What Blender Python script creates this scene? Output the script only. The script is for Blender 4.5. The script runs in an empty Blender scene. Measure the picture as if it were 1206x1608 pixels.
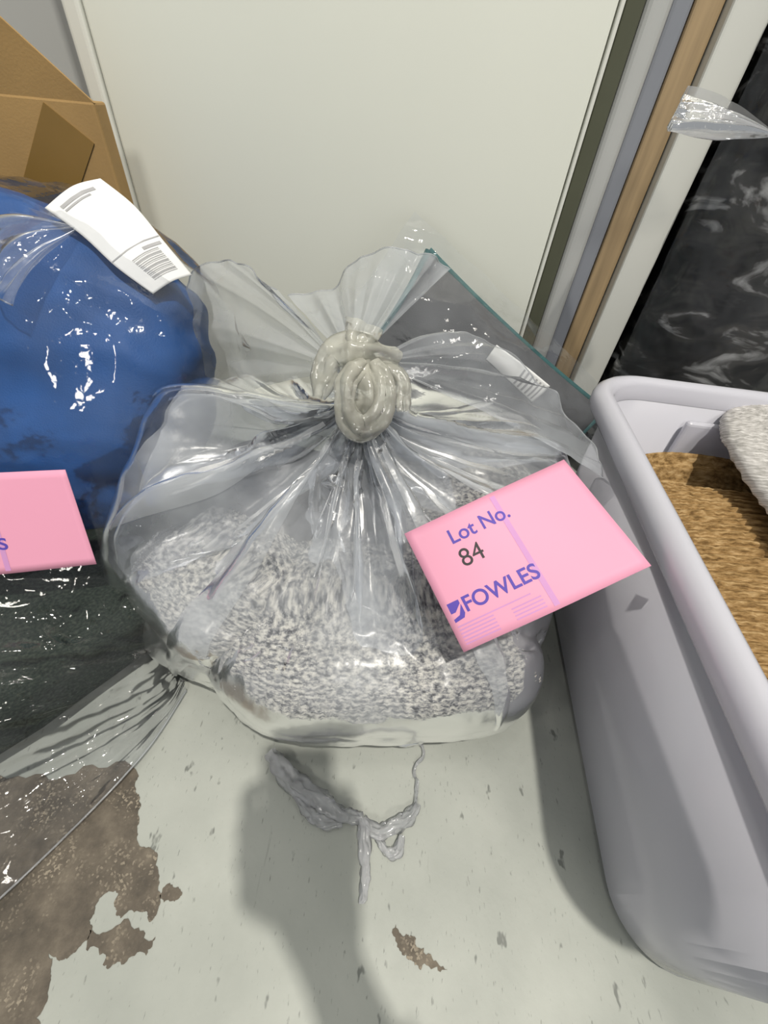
import bpy, bmesh, math, random
import numpy as np
from mathutils import Vector, Matrix

random.seed(7)
scene = bpy.context.scene
COL = scene.collection

# ------------------------------------------------------------------ camera
cam_d = bpy.data.cameras.new('camera')
cam = bpy.data.objects.new('camera', cam_d)
COL.objects.link(cam)
cam_d.sensor_fit = 'VERTICAL'
cam_d.sensor_height = 36.0
cam_d.lens = 36.0 * 650.0 / 1608.0
cam_d.clip_start = 0.005
CAM_H = 0.60
RX = Vector((0.99467, 0.07237, 0.07343))      # camera right
UP = -Vector((0.10311, -0.69821, -0.70843))   # camera up
BK = -Vector((0.0, 0.71223, -0.70195))        # camera back
M = Matrix((RX, UP, BK)).transposed().to_4x4()
M.translation = (0, 0, CAM_H)
cam.matrix_world = M
scene.camera = cam

# ------------------------------------------------------------------ world, lights, exposure
world = bpy.data.worlds.new('world')
scene.world = world
world.use_nodes = True
bg = world.node_tree.nodes['Background']
bg.inputs['Color'].default_value = (0.93, 0.97, 1.0, 1)
bg.inputs['Strength'].default_value = 0.31


def area(name, loc, size, power, color=(1, 0.95, 0.86), aim=(0, 0.4, 0)):
    ld = bpy.data.lights.new(name, 'AREA')
    ld.shape = 'SQUARE'
    ld.size = size
    ld.energy = power
    ld.color = color
    o = bpy.data.objects.new(name, ld)
    COL.objects.link(o)
    o.location = loc
    d = Vector(aim) - Vector(loc)
    o.rotation_euler = d.to_track_quat('-Z', 'Y').to_euler()
    return o


area('ceiling_lamp_key', (0.62, -0.80, 4.2), 0.11, 128)
area('ceiling_lamp_rear', (0.3, -4.2, 4.2), 0.8, 80, aim=(0, 0.8, 0.3))
for lx, ly in ((-1.9, -0.9), (2.7, -0.9), (-1.9, 0.6), (1.6, 0.7), (-0.4, 0.4)):
    area('ceiling_lamp_row', (lx, ly, 4.2), 0.14, 5, aim=(lx * 0.2, 0.3, 0))

vs = scene.view_settings
vs.view_transform = 'Standard'
vs.look = 'None'
vs.exposure = 0.0
vs.gamma = 1.0
vs.use_curve_mapping = False
scene.cycles.transparent_max_bounces = 24
scene.cycles.max_bounces = 7
scene.cycles.diffuse_bounces = 3
scene.cycles.glossy_bounces = 3
scene.cycles.caustics_reflective = False
scene.cycles.caustics_refractive = False


# ------------------------------------------------------------------ numpy noise
def _hash(ix, iy, iz, seed):
    h = (ix * 374761393 + iy * 668265263 + iz * 2147483647 + seed * 974634777) & 0xFFFFFFFF
    h = ((h ^ (h >> 13)) * 1274126177) & 0xFFFFFFFF
    h = (h ^ (h >> 16)) & 0xFFFFFF
    return h / float(0xFFFFFF)


def vn(p, seed=0):
    p = np.asarray(p, float)
    i = np.floor(p).astype(np.int64)
    f = p - i
    f = f * f * (3 - 2 * f)
    r = 0
    for dx in (0, 1):
        wx = f[..., 0] if dx else 1 - f[..., 0]
        for dy in (0, 1):
            wy = f[..., 1] if dy else 1 - f[..., 1]
            for dz in (0, 1):
                wz = f[..., 2] if dz else 1 - f[..., 2]
                r = r + wx * wy * wz * _hash(i[..., 0] + dx, i[..., 1] + dy, i[..., 2] + dz, seed)
    return r


def fbm(p, seed=0, n=3):
    a, s, r, t = 1.0, 1.0, 0, 0
    for k in range(n):
        r = r + a * vn(p * s + 17.3 * k, seed + k)
        t += a
        a *= 0.5
        s *= 2.03
    return r / t


def ridged(p, seed=0, n=2):
    a, s, r, t = 1.0, 1.0, 0, 0
    for k in range(n):
        r = r + a * (1 - np.abs(2 * vn(p * s + 9.1 * k, seed + k) - 1))
        t += a
        a *= 0.5
        s *= 1.9
    return r / t


# ------------------------------------------------------------------ mesh helpers
def link(name, me, material=None, parent=None):
    o = bpy.data.objects.new(name, me)
    COL.objects.link(o)
    if material is not None:
        me.materials.append(material)
    if parent is not None:
        o.parent = parent
    return o


def tag(o, label=None, cat=None, group=None, kind=None):
    if label:
        o['label'] = label
    if cat:
        o['category'] = cat
    if group:
        o['group'] = group
    if kind:
        o['kind'] = kind
    return o


def thing(name, label, cat, loc=(0, 0, 0), group=None):
    o = bpy.data.objects.new(name, None)
    COL.objects.link(o)
    o.empty_display_size = 0.05
    o.location = loc
    return tag(o, label, cat, group)


def grid_mesh(name, P, closed_u=False, closed_v=False, uv=None, smooth=True):
    nu, nv = P.shape[:2]
    idx = np.arange(nu * nv).reshape(nu, nv)
    iu = np.arange(nu if closed_u else nu - 1)
    iv = np.arange(nv if closed_v else nv - 1)
    a = idx[np.ix_(iu, iv)]
    b = idx[np.ix_((iu + 1) % nu, iv)]
    c = idx[np.ix_((iu + 1) % nu, (iv + 1) % nv)]
    d = idx[np.ix_(iu, (iv + 1) % nv)]
    faces = np.stack([a, b, c, d], -1).reshape(-1, 4)
    me = bpy.data.meshes.new(name)
    me.from_pydata(P.reshape(-1, 3).tolist(), [], faces.tolist())
    if uv is not None:
        # uv given per grid vertex (not wrapped)
        lay = me.uv_layers.new(name='UVMap')
        li = np.zeros(len(me.loops), dtype=np.int32)
        me.loops.foreach_get('vertex_index', li)
        lay.data.foreach_set('uv', uv.reshape(-1, 2)[li].astype(np.float32).ravel())
    if smooth:
        me.polygons.foreach_set('use_smooth', [True] * len(me.polygons))
    me.update()
    return me


def normals(P, closed_u=False):
    if closed_u:
        du = np.roll(P, -1, 0) - np.roll(P, 1, 0)
    else:
        du = np.gradient(P, axis=0)
    dv = np.gradient(P, axis=1)
    n = np.cross(du, dv)
    l = np.linalg.norm(n, axis=-1, keepdims=True)
    return n / np.maximum(l, 1e-12)


def catmull(Pts, ts, closed=False):
    """interpolate an array of points (axis 0) at parameters ts in 0..n-1"""
    Pts = np.asarray(Pts, float)
    n = len(Pts)
    i = np.floor(ts).astype(int)
    if closed:
        f = ts - i
        g = lambda k: Pts[(i + k) % n]
    else:
        i = np.clip(i, 0, n - 2)
        f = ts - i
        g = lambda k: Pts[np.clip(i + k, 0, n - 1)]
    f = f.reshape((-1,) + (1,) * (Pts.ndim - 1))
    p0, p1, p2, p3 = g(-1), g(0), g(1), g(2)
    return 0.5 * (2 * p1 + (p2 - p0) * f + (2 * p0 - 5 * p1 + 4 * p2 - p3) * f ** 2 + (3 * p1 - p0 - 3 * p2 + p3) * f ** 3)


def spline_patch(ctrl, nu, nv):
    C = np.asarray(ctrl, float)
    A = catmull(C, np.linspace(0, C.shape[0] - 1, nu))
    B = catmull(A.transpose(1, 0, 2), np.linspace(0, C.shape[1] - 1, nv))
    return B.transpose(1, 0, 2)


def box_mesh(name, x0, x1, y0, y1, z0, z1, bevel=0.0, seg=2):
    bm = bmesh.new()
    bmesh.ops.create_cube(bm, size=1)
    for v in bm.verts:
        v.co = Vector(((x0 + x1) / 2 + v.co.x * (x1 - x0), (y0 + y1) / 2 + v.co.y * (y1 - y0), (z0 + z1) / 2 + v.co.z * (z1 - z0)))
    if bevel:
        bmesh.ops.bevel(bm, geom=bm.edges[:], offset=bevel, segments=seg, affect='EDGES', profile=0.5)
    me = bpy.data.meshes.new(name)
    bm.to_mesh(me)
    bm.free()
    return me


def solid_sheet(name, P, thick, uv=None):
    """grid P given real thickness (closed slab)"""
    N = normals(P)
    nu, nv = P.shape[:2]
    top = P + N * thick / 2
    bot = P - N * thick / 2
    V = np.concatenate([top.reshape(-1, 3), bot.reshape(-1, 3)])
    n = nu * nv
    F = []
    idx = np.arange(n).reshape(nu, nv)
    for i in range(nu - 1):
        for j in range(nv - 1):
            a, b, c, d = idx[i, j], idx[i + 1, j], idx[i + 1, j + 1], idx[i, j + 1]
            F.append((a, b, c, d))
            F.append((n + d, n + c, n + b, n + a))
    rim = [idx[i, 0] for i in range(nu)] + [idx[nu - 1, j] for j in range(1, nv)] + [idx[i, nv - 1] for i in range(nu - 2, -1, -1)] + [idx[0, j] for j in range(nv - 2, 0, -1)]
    for k in range(len(rim)):
        a, b = rim[k], rim[(k + 1) % len(rim)]
        F.append((b, a, n + a, n + b))
    me = bpy.data.meshes.new(name)
    me.from_pydata(V.tolist(), [], [tuple(int(q) for q in f) for f in F])
    me.polygons.foreach_set('use_smooth', [True] * len(me.polygons))
    me.update()
    return me


def tube_points(path, radii, nseg=16, nlen=60, wob=None):
    path = np.asarray(path, float)
    ts = np.linspace(0, len(path) - 1, nlen)
    C = catmull(path, ts)
    R = catmull(np.asarray(radii, float).reshape(-1, 1), ts)[:, 0]
    T = np.gradient(C, axis=0)
    T /= np.linalg.norm(T, axis=1, keepdims=True)
    n = np.cross(T[0], [0.3, 0.2, 0.9])
    n /= np.linalg.norm(n)
    P = np.zeros((nseg, nlen, 3))
    a = np.linspace(0, 2 * np.pi, nseg, endpoint=False)
    for k in range(nlen):
        n = n - T[k] * n.dot(T[k])
        n /= np.linalg.norm(n)
        b = np.cross(T[k], n)
        rr = R[k] * (1 if wob is None else wob(a, k / (nlen - 1)))
        P[:, k] = C[k] + np.outer(rr * np.cos(a), n) + np.outer(rr * np.sin(a), b)
    return P


def superell(c, h, e1, e2, nu=160, nv=90):
    u = np.linspace(-np.pi, np.pi, nu, endpoint=False)[:, None]
    v = np.linspace(-np.pi / 2 + 0.001, np.pi / 2 - 0.001, nv)[None, :]
    pw = lambda s, e: np.sign(s) * np.abs(s) ** e
    x = h[0] * pw(np.cos(v), e1) * pw(np.cos(u), e2)
    y = h[1] * pw(np.cos(v), e1) * pw(np.sin(u), e2)
    z = h[2] * pw(np.sin(v), e1) * np.ones_like(u)
    return np.stack([x, y, z], -1) + np.array(c)


def push_out(P, objs, margin, closed_u=False, smooth=2):
    """keep a film grid outside the things it wraps"""
    from mathutils.bvhtree import BVHTree
    shp = P.shape
    for rnd_ in range(2):
        moved = np.zeros(shp[:2])
        for o in objs:
            off = np.array(o.parent.location if o.parent else (0, 0, 0))
            me = o.data
            co = np.zeros(len(me.vertices) * 3)
            me.vertices.foreach_get('co', co)
            co = co.reshape(-1, 3) + off
            lo, hi = co.min(0) - margin, co.max(0) + margin
            bvh = BVHTree.FromPolygons([tuple(c) for c in co], [tuple(p.vertices) for p in me.polygons])
            cen = co.mean(0)
            inside = np.argwhere(((P > lo) & (P < hi)).all(-1))
            for i, j in inside:
                p = Vector(P[i, j])
                q, n, _, d = bvh.find_nearest(p)
                out = Vector(P[i, j] - cen)
                if n.dot(q - Vector(cen)) < 0:
                    n = -n
                sd = (p - q).dot(n)
                if sd < margin and (sd > 0 or d < 0.12):
                    P[i, j] = np.array(q + n * margin)
                    moved[i, j] = 1
        for _ in range(smooth):
            if closed_u:
                up_, dn = np.roll(P, 1, 0), np.roll(P, -1, 0)
            else:
                up_, dn = np.concatenate([P[:1], P[:-1]]), np.concatenate([P[1:], P[-1:]])
            lf, rt = np.concatenate([P[:, :1], P[:, :-1]], 1), np.concatenate([P[:, 1:], P[:, -1:]], 1)
            m = moved.copy()
            m[1:-1, 1:-1] = np.maximum.reduce([moved[1:-1, 1:-1], moved[:-2, 1:-1], moved[2:, 1:-1], moved[1:-1, :-2], moved[1:-1, 2:]])
            P = P + (m * 0.6)[..., None] * ((up_ + dn + lf + rt) / 4 - P)
    P[..., 2] = np.maximum(P[..., 2], 0.002)
    return P


def rot(P, ax, ang, c=(0, 0, 0)):
    R = np.array(Matrix.Rotation(math.radians(ang), 3, ax))
    c = np.array(c)
    return (P - c) @ R.T + c


# ------------------------------------------------------------------ materials
def nodes_of(name):
    m = bpy.data.materials.new(name)
    m.use_nodes = True
    nt = m.node_tree
    return m, nt, nt.nodes['Principled BSDF']


def mat(name, col, rough=0.5, var=0.08, scale=30.0, bump=0.0, bscale=200.0, spec=0.5, coord='Object', metallic=0.0, stretch=(1, 1, 1)):
    m, nt, b = nodes_of(name)
    N, L = nt.nodes, nt.links
    tc = N.new('ShaderNodeTexCoord')
    mp = N.new('ShaderNodeMapping')
    mp.inputs['Scale'].default_value = stretch
    L.new(tc.outputs[coord], mp.inputs['Vector'])
    nz = N.new('ShaderNodeTexNoise')
    nz.inputs['Scale'].default_value = scale
    nz.inputs['Detail'].default_value = 5
    L.new(mp.outputs[0], nz.inputs['Vector'])
    cr = N.new('ShaderNodeValToRGB')
    c0 = [max(0, c * (1 - var)) for c in col]
    c1 = [min(1, c * (1 + var)) for c in col]
    cr.color_ramp.elements[0].color = (*c0, 1)
    cr.color_ramp.elements[1].color = (*c1, 1)
    cr.color_ramp.elements[0].position = 0.3
    cr.color_ramp.elements[1].position = 0.7
    L.new(nz.outputs['Fac'], cr.inputs[0])
    L.new(cr.outputs[0], b.inputs['Base Color'])
    b.inputs['Roughness'].default_value = rough
    b.inputs['Specular IOR Level'].default_value = spec
    b.inputs['Metallic'].default_value = metallic
    if bump:
        n2 = N.new('ShaderNodeTexNoise')
        n2.inputs['Scale'].default_value = bscale
        n2.inputs['Detail'].default_value = 4
        L.new(mp.outputs[0], n2.inputs['Vector'])
        bp = N.new('ShaderNodeBump')
        bp.inputs['Strength'].default_value = bump
        bp.inputs['Distance'].default_value = 0.002
        L.new(n2.outputs['Fac'], bp.inputs['Height'])
        L.new(bp.outputs[0], b.inputs['Normal'])
    return m


def film(name, haze, rough, tint=(0.97, 0.98, 1.0), hazecol=(0.86, 0.89, 0.93), ior=1.5, gloss=1.0, bump=0.3, bscale=60, hvar=0.5):
    """thin plastic film: clear transmission, a little milky scatter, surface gloss"""
    m = bpy.data.materials.new(name)
    m.use_nodes = True
    nt = m.node_tree
    N, L = nt.nodes, nt.links
    N.remove(N['Principled BSDF'])
    out = N['Material Output']
    tr = N.new('ShaderNodeBsdfTransparent')
    tr.inputs['Color'].default_value = (*tint, 1)
    df = N.new('ShaderNodeBsdfDiffuse')
    df.inputs['Color'].default_value = (*hazecol, 1)
    tl = N.new('ShaderNodeBsdfTranslucent')
    tl.inputs['Color'].default_value = (*hazecol, 1)
    mh = N.new('ShaderNodeMixShader')
    mh.inputs[0].default_value = 0.45
    L.new(df.outputs[0], mh.inputs[1])
    L.new(tl.outputs[0], mh.inputs[2])
    tc = N.new('ShaderNodeTexCoord')
    nz = N.new('ShaderNodeTexNoise')
    nz.inputs['Scale'].default_value = 9
    nz.inputs['Detail'].default_value = 3
    L.new(tc.outputs['Object'], nz.inputs['Vector'])
    mr = N.new('ShaderNodeMapRange')
    mr.inputs['From Min'].default_value = 0.35
    mr.inputs['From Max'].default_value = 0.7
    mr.inputs['To Min'].default_value = haze * (1 - hvar)
    mr.inputs['To Max'].default_value = haze * (1 + hvar)
    L.new(nz.outputs['Fac'], mr.inputs['Value'])
    m1 = N.new('ShaderNodeMixShader')
    L.new(mr.outputs[0], m1.inputs[0])
    L.new(tr.outputs[0], m1.inputs[1])
    L.new(mh.outputs[0], m1.inputs[2])
    gl = N.new('ShaderNodeBsdfGlossy')
    gl.inputs['Roughness'].default_value = rough
    gl.inputs['Color'].default_value = (gloss, gloss, gloss, 1)
    n2 = N.new('ShaderNodeTexNoise')
    n2.inputs['Scale'].default_value = bscale
    n2.inputs['Detail'].default_value = 3
    L.new(tc.outputs['Object'], n2.inputs['Vector'])
    bp = N.new('ShaderNodeBump')
    bp.inputs['Strength'].default_value = bump
    bp.inputs['Distance'].default_value = 0.004
    L.new(n2.outputs['Fac'], bp.inputs['Height'])
    fr = N.new('ShaderNodeFresnel')
    fr.inputs['IOR'].default_value = ior
    L.new(bp.outputs[0], gl.inputs['Normal'])
    L.new(bp.outputs[0], fr.inputs['Normal'])
    m2 = N.new('ShaderNodeMixShader')
    L.new(fr.outputs[0], m2.inputs[0])
    L.new(m1.outputs[0], m2.inputs[1])
    L.new(gl.outputs[0], m2.inputs[2])
    L.new(m2.outputs[0], out.inputs['Surface'])
    return m


def knit_mat(name, cols, rough=0.9, su=110.0, sv=110.0, bump=0.6, lo=0.36, hi=0.66):
    """speckled marl yarn (uv in metres)"""
    m, nt, b = nodes_of(name)
    N, L = nt.nodes, nt.links
    uv = N.new('ShaderNodeUVMap')
    mp = N.new('ShaderNodeMapping')
    mp.inputs['Scale'].default_value = (su, sv, 1)
    L.new(uv.outputs[0], mp.inputs['Vector'])
    n1 = N.new('ShaderNodeTexNoise')
    n1.inputs['Scale'].default_value = 1.0
    n1.inputs['Detail'].default_value = 4
    n1.inputs['Roughness'].default_value = 0.65
    L.new(mp.outputs[0], n1.inputs['Vector'])
    cr = N.new('ShaderNodeValToRGB')
    e = cr.color_ramp.elements
    e[0].position, e[0].color = lo, (*cols[0], 1)
    e[1].position, e[1].color = hi, (*cols[-1], 1)
    for k, c in enumerate(cols[1:-1]):
        x = e.new(lo + (hi - lo) * (k + 1) / (len(cols) - 1))
        x.color = (*c, 1)
    L.new(n1.outputs['Fac'], cr.inputs[0])
    L.new(cr.outputs[0], b.inputs['Base Color'])
    b.inputs['Roughness'].default_value = rough
    b.inputs['Specular IOR Level'].default_value = 0.2
    n2 = N.new('ShaderNodeTexNoise')
    n2.inputs['Scale'].default_value = 3.0
    n2.inputs['Detail'].default_value = 3
    L.new(mp.outputs[0], n2.inputs['Vector'])
    bp = N.new('ShaderNodeBump')
    bp.inputs['Strength'].default_value = bump
    bp.inputs['Distance'].default_value = 0.002
    L.new(n2.outputs['Fac'], bp.inputs['Height'])
    L.new(bp.outputs[0], b.inputs['Normal'])
    return m


def floor_mat():
    m, nt, b = nodes_of('painted_concrete')
    N, L = nt.nodes, nt.links
    tc = N.new('ShaderNodeTexCoord')
    nz = N.new('ShaderNodeTexNoise')
    nz.inputs['Scale'].default_value = 7
    nz.inputs['Detail'].default_value = 7
    L.new(tc.outputs['Object'], nz.inputs['Vector'])
    cr = N.new('ShaderNodeValToRGB')
    cr.color_ramp.elements[0].position = 0.3
    cr.color_ramp.elements[1].position = 0.72
    cr.color_ramp.elements[0].color = (0.36, 0.38, 0.345, 1)
    cr.color_ramp.elements[1].color = (0.48, 0.50, 0.455, 1)
    L.new(nz.outputs['Fac'], cr.inputs[0])
    col = cr.outputs[0]

    def marks(scale, stretch, rotz, lo, hi, colr, amount):
        nonlocal col
        mp = N.new('ShaderNodeMapping')
        mp.inputs['Scale'].default_value = stretch
        mp.inputs['Rotation'].default_value = (0, 0, rotz)
        L.new(tc.outputs['Object'], mp.inputs['Vector'])
        n = N.new('ShaderNodeTexNoise')
        n.inputs['Scale'].default_value = scale
        n.inputs['Detail'].default_value = 3
        n.inputs['Roughness'].default_value = 0.6
        L.new(mp.outputs[0], n.inputs['Vector'])
        mr = N.new('ShaderNodeMapRange')
        mr.inputs['From Min'].default_value = lo
        mr.inputs['From Max'].default_value = hi
        mr.inputs['To Max'].default_value = amount
        L.new(n.outputs['Fac'], mr.inputs['Value'])
        mx = N.new('ShaderNodeMix')
        mx.data_type = 'RGBA'
        L.new(mr.outputs[0], mx.inputs['Factor'])
        L.new(col, mx.inputs['A'])
        mx.inputs['B'].default_value = (*colr, 1)
        col = mx.outputs['Result']
    marks(34, (1.6, 0.8, 1), 0.35, 0.66, 0.71, (0.16, 0.17, 0.155), 0.85)
    marks(85, (2.2, 0.7, 1), 0.5, 0.66, 0.73, (0.2, 0.21, 0.19), 0.7)
    marks(150, (2.6, 0.6, 1), 0.42, 0.66, 0.72, (0.2, 0.21, 0.19), 0.75)
    marks(60, (1, 1, 1), 0.0, 0.30, 0.24, (0.25, 0.26, 0.23), 0.6)
    marks(26, (4.0, 0.25, 1), -0.45, 0.70, 0.76, (0.3, 0.31, 0.28), 0.6)
    L.new(col, b.inputs['Base Color'])
    b.inputs['Roughness'].default_value = 0.5
    b.inputs['Specular IOR Level'].default_value = 0.35
    n3 = N.new('ShaderNodeTexNoise')
    n3.inputs['Scale'].default_value = 60
    n3.inputs['Detail'].default_value = 6
    L.new(tc.outputs['Object'], n3.inputs['Vector'])
    bp = N.new('ShaderNodeBump')
    bp.inputs['Strength'].default_value = 0.25
    bp.inputs['Distance'].default_value = 0.002
    L.new(n3.outputs['Fac'], bp.inputs['Height'])
    L.new(bp.outputs[0], b.inputs['Normal'])
    return m


def bare_concrete_mat():
    m, nt, b = nodes_of('bare_concrete')
    N, L = nt.nodes, nt.links
    tc = N.new('ShaderNodeTexCoord')
    nz = N.new('ShaderNodeTexNoise')
    nz.inputs['Scale'].default_value = 16
    nz.inputs['Detail'].default_value = 8
    nz.inputs['Roughness'].default_value = 0.7
    L.new(tc.outputs['Object'], nz.inputs['Vector'])
    cr = N.new('ShaderNodeValToRGB')
    e = cr.color_ramp.elements
    e[0].position, e[0].color = 0.3, (0.055, 0.048, 0.038, 1)
    e[1].position, e[1].color = 0.75, (0.24, 0.205, 0.155, 1)
    x = e.new(0.5)
    x.color = (0.125, 0.105, 0.08, 1)
    L.new(nz.outputs['Fac'], cr.inputs[0])
    vo = N.new('ShaderNodeTexVoronoi')
    vo.inputs['Scale'].default_value = 520
    L.new(tc.outputs['Object'], vo.inputs['Vector'])
    sep = N.new('ShaderNodeSeparateColor')
    L.new(vo.outputs['Color'], sep.inputs[0])
    n4 = N.new('ShaderNodeTexNoise')
    n4.inputs['Scale'].default_value = 20
    L.new(tc.outputs['Object'], n4.inputs['Vector'])
    mu = N.new('ShaderNodeMath')
    mu.operation = 'MULTIPLY'
    L.new(sep.outputs[0], mu.inputs[0])
    L.new(n4.outputs['Fac'], mu.inputs[1])
    mr = N.new('ShaderNodeMapRange')
    mr.inputs['From Min'].default_value = 0.42
    mr.inputs['From Max'].default_value = 0.6
    mr.inputs['To Max'].default_value = 0.8
    L.new(mu.outputs[0], mr.inputs['Value'])
    mx = N.new('ShaderNodeMix')
    mx.data_type = 'RGBA'
    L.new(mr.outputs[0], mx.inputs['Factor'])
    L.new(cr.outputs[0], mx.inputs['A'])
    mx.inputs['B'].default_value = (0.36, 0.31, 0.235, 1)
    L.new(mx.outputs['Result'], b.inputs['Base Color'])
    b.inputs['Roughness'].default_value = 0.75
    bp = N.new('ShaderNodeBump')
    bp.inputs['Strength'].default_value = 0.8
    bp.inputs['Distance'].default_value = 0.003
    L.new(nz.outputs['Fac'], bp.inputs['Height'])
    L.new(bp.outputs[0], b.inputs['Normal'])
    return m


def plastic_tub_mat():
    m = bpy.data.materials.new('milky_plastic')
    m.use_nodes = True
    nt = m.node_tree
    N, L = nt.nodes, nt.links
    N.remove(N['Principled BSDF'])
    out = N['Material Output']
    tc = N.new('ShaderNodeTexCoord')
    nz = N.new('ShaderNodeTexNoise')
    nz.inputs['Scale'].default_value = 6
    L.new(tc.outputs['Object'], nz.inputs['Vector'])
    cr = N.new('ShaderNodeValToRGB')
    cr.color_ramp.elements[0].color = (0.84, 0.84, 0.93, 1)
    cr.color_ramp.elements[1].color = (0.89, 0.89, 0.97, 1)
    L.new(nz.outputs['Fac'], cr.inputs[0])
    df = N.new('ShaderNodeBsdfDiffuse')
    tl = N.new('ShaderNodeBsdfTranslucent')
    L.new(cr.outputs[0], df.inputs['Color'])
    L.new(cr.outputs[0], tl.inputs['Color'])
    m1 = N.new('ShaderNodeMixShader')
    m1.inputs[0].default_value = 0.36
    L.new(df.outputs[0], m1.inputs[1])
    L.new(tl.outputs[0], m1.inputs[2])
    gl = N.new('ShaderNodeBsdfGlossy')
    gl.inputs['Roughness'].default_value = 0.22
    fr = N.new('ShaderNodeFresnel')
    fr.inputs['IOR'].default_value = 1.45
    m2 = N.new('ShaderNodeMixShader')
    L.new(fr.outputs[0], m2.inputs[0])
    L.new(m1.outputs[0], m2.inputs[1])
    L.new(gl.outputs[0], m2.inputs[2])
    L.new(m2.outputs[0], out.inputs['Surface'])
    return m


def fur_mat():
    m, nt, b = nodes_of('black_white_fur')
    N, L = nt.nodes, nt.links
    tc = N.new('ShaderNodeTexCoord')
    nz = N.new('ShaderNodeTexNoise')
    nz.inputs['Scale'].default_value = 9
    nz.inputs['Detail'].default_value = 6
    nz.inputs['Distortion'].default_value = 1.2
    mp = N.new('ShaderNodeMapping')
    mp.inputs['Rotation'].default_value = (0, 0.5, 0)
    mp.inputs['Scale'].default_value = (1, 1, 2.2)
    L.new(tc.outputs['Object'], mp.inputs['Vector'])
    L.new(mp.outputs[0], nz.inputs['Vector'])
    cr = N.new('ShaderNodeValToRGB')
    e = cr.color_ramp.elements
    e[0].position, e[0].color = 0.44, (0.004, 0.004, 0.005, 1)
    e[1].position, e[1].color = 0.68, (0.85, 0.84, 0.82, 1)
    x = e.new(0.56)
    x.color = (0.05, 0.047, 0.042, 1)
    L.new(nz.outputs['Fac'], cr.inputs[0])
    L.new(cr.outputs[0], b.inputs['Base Color'])
    b.inputs['Roughness'].default_value = 0.6
    return m


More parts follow.
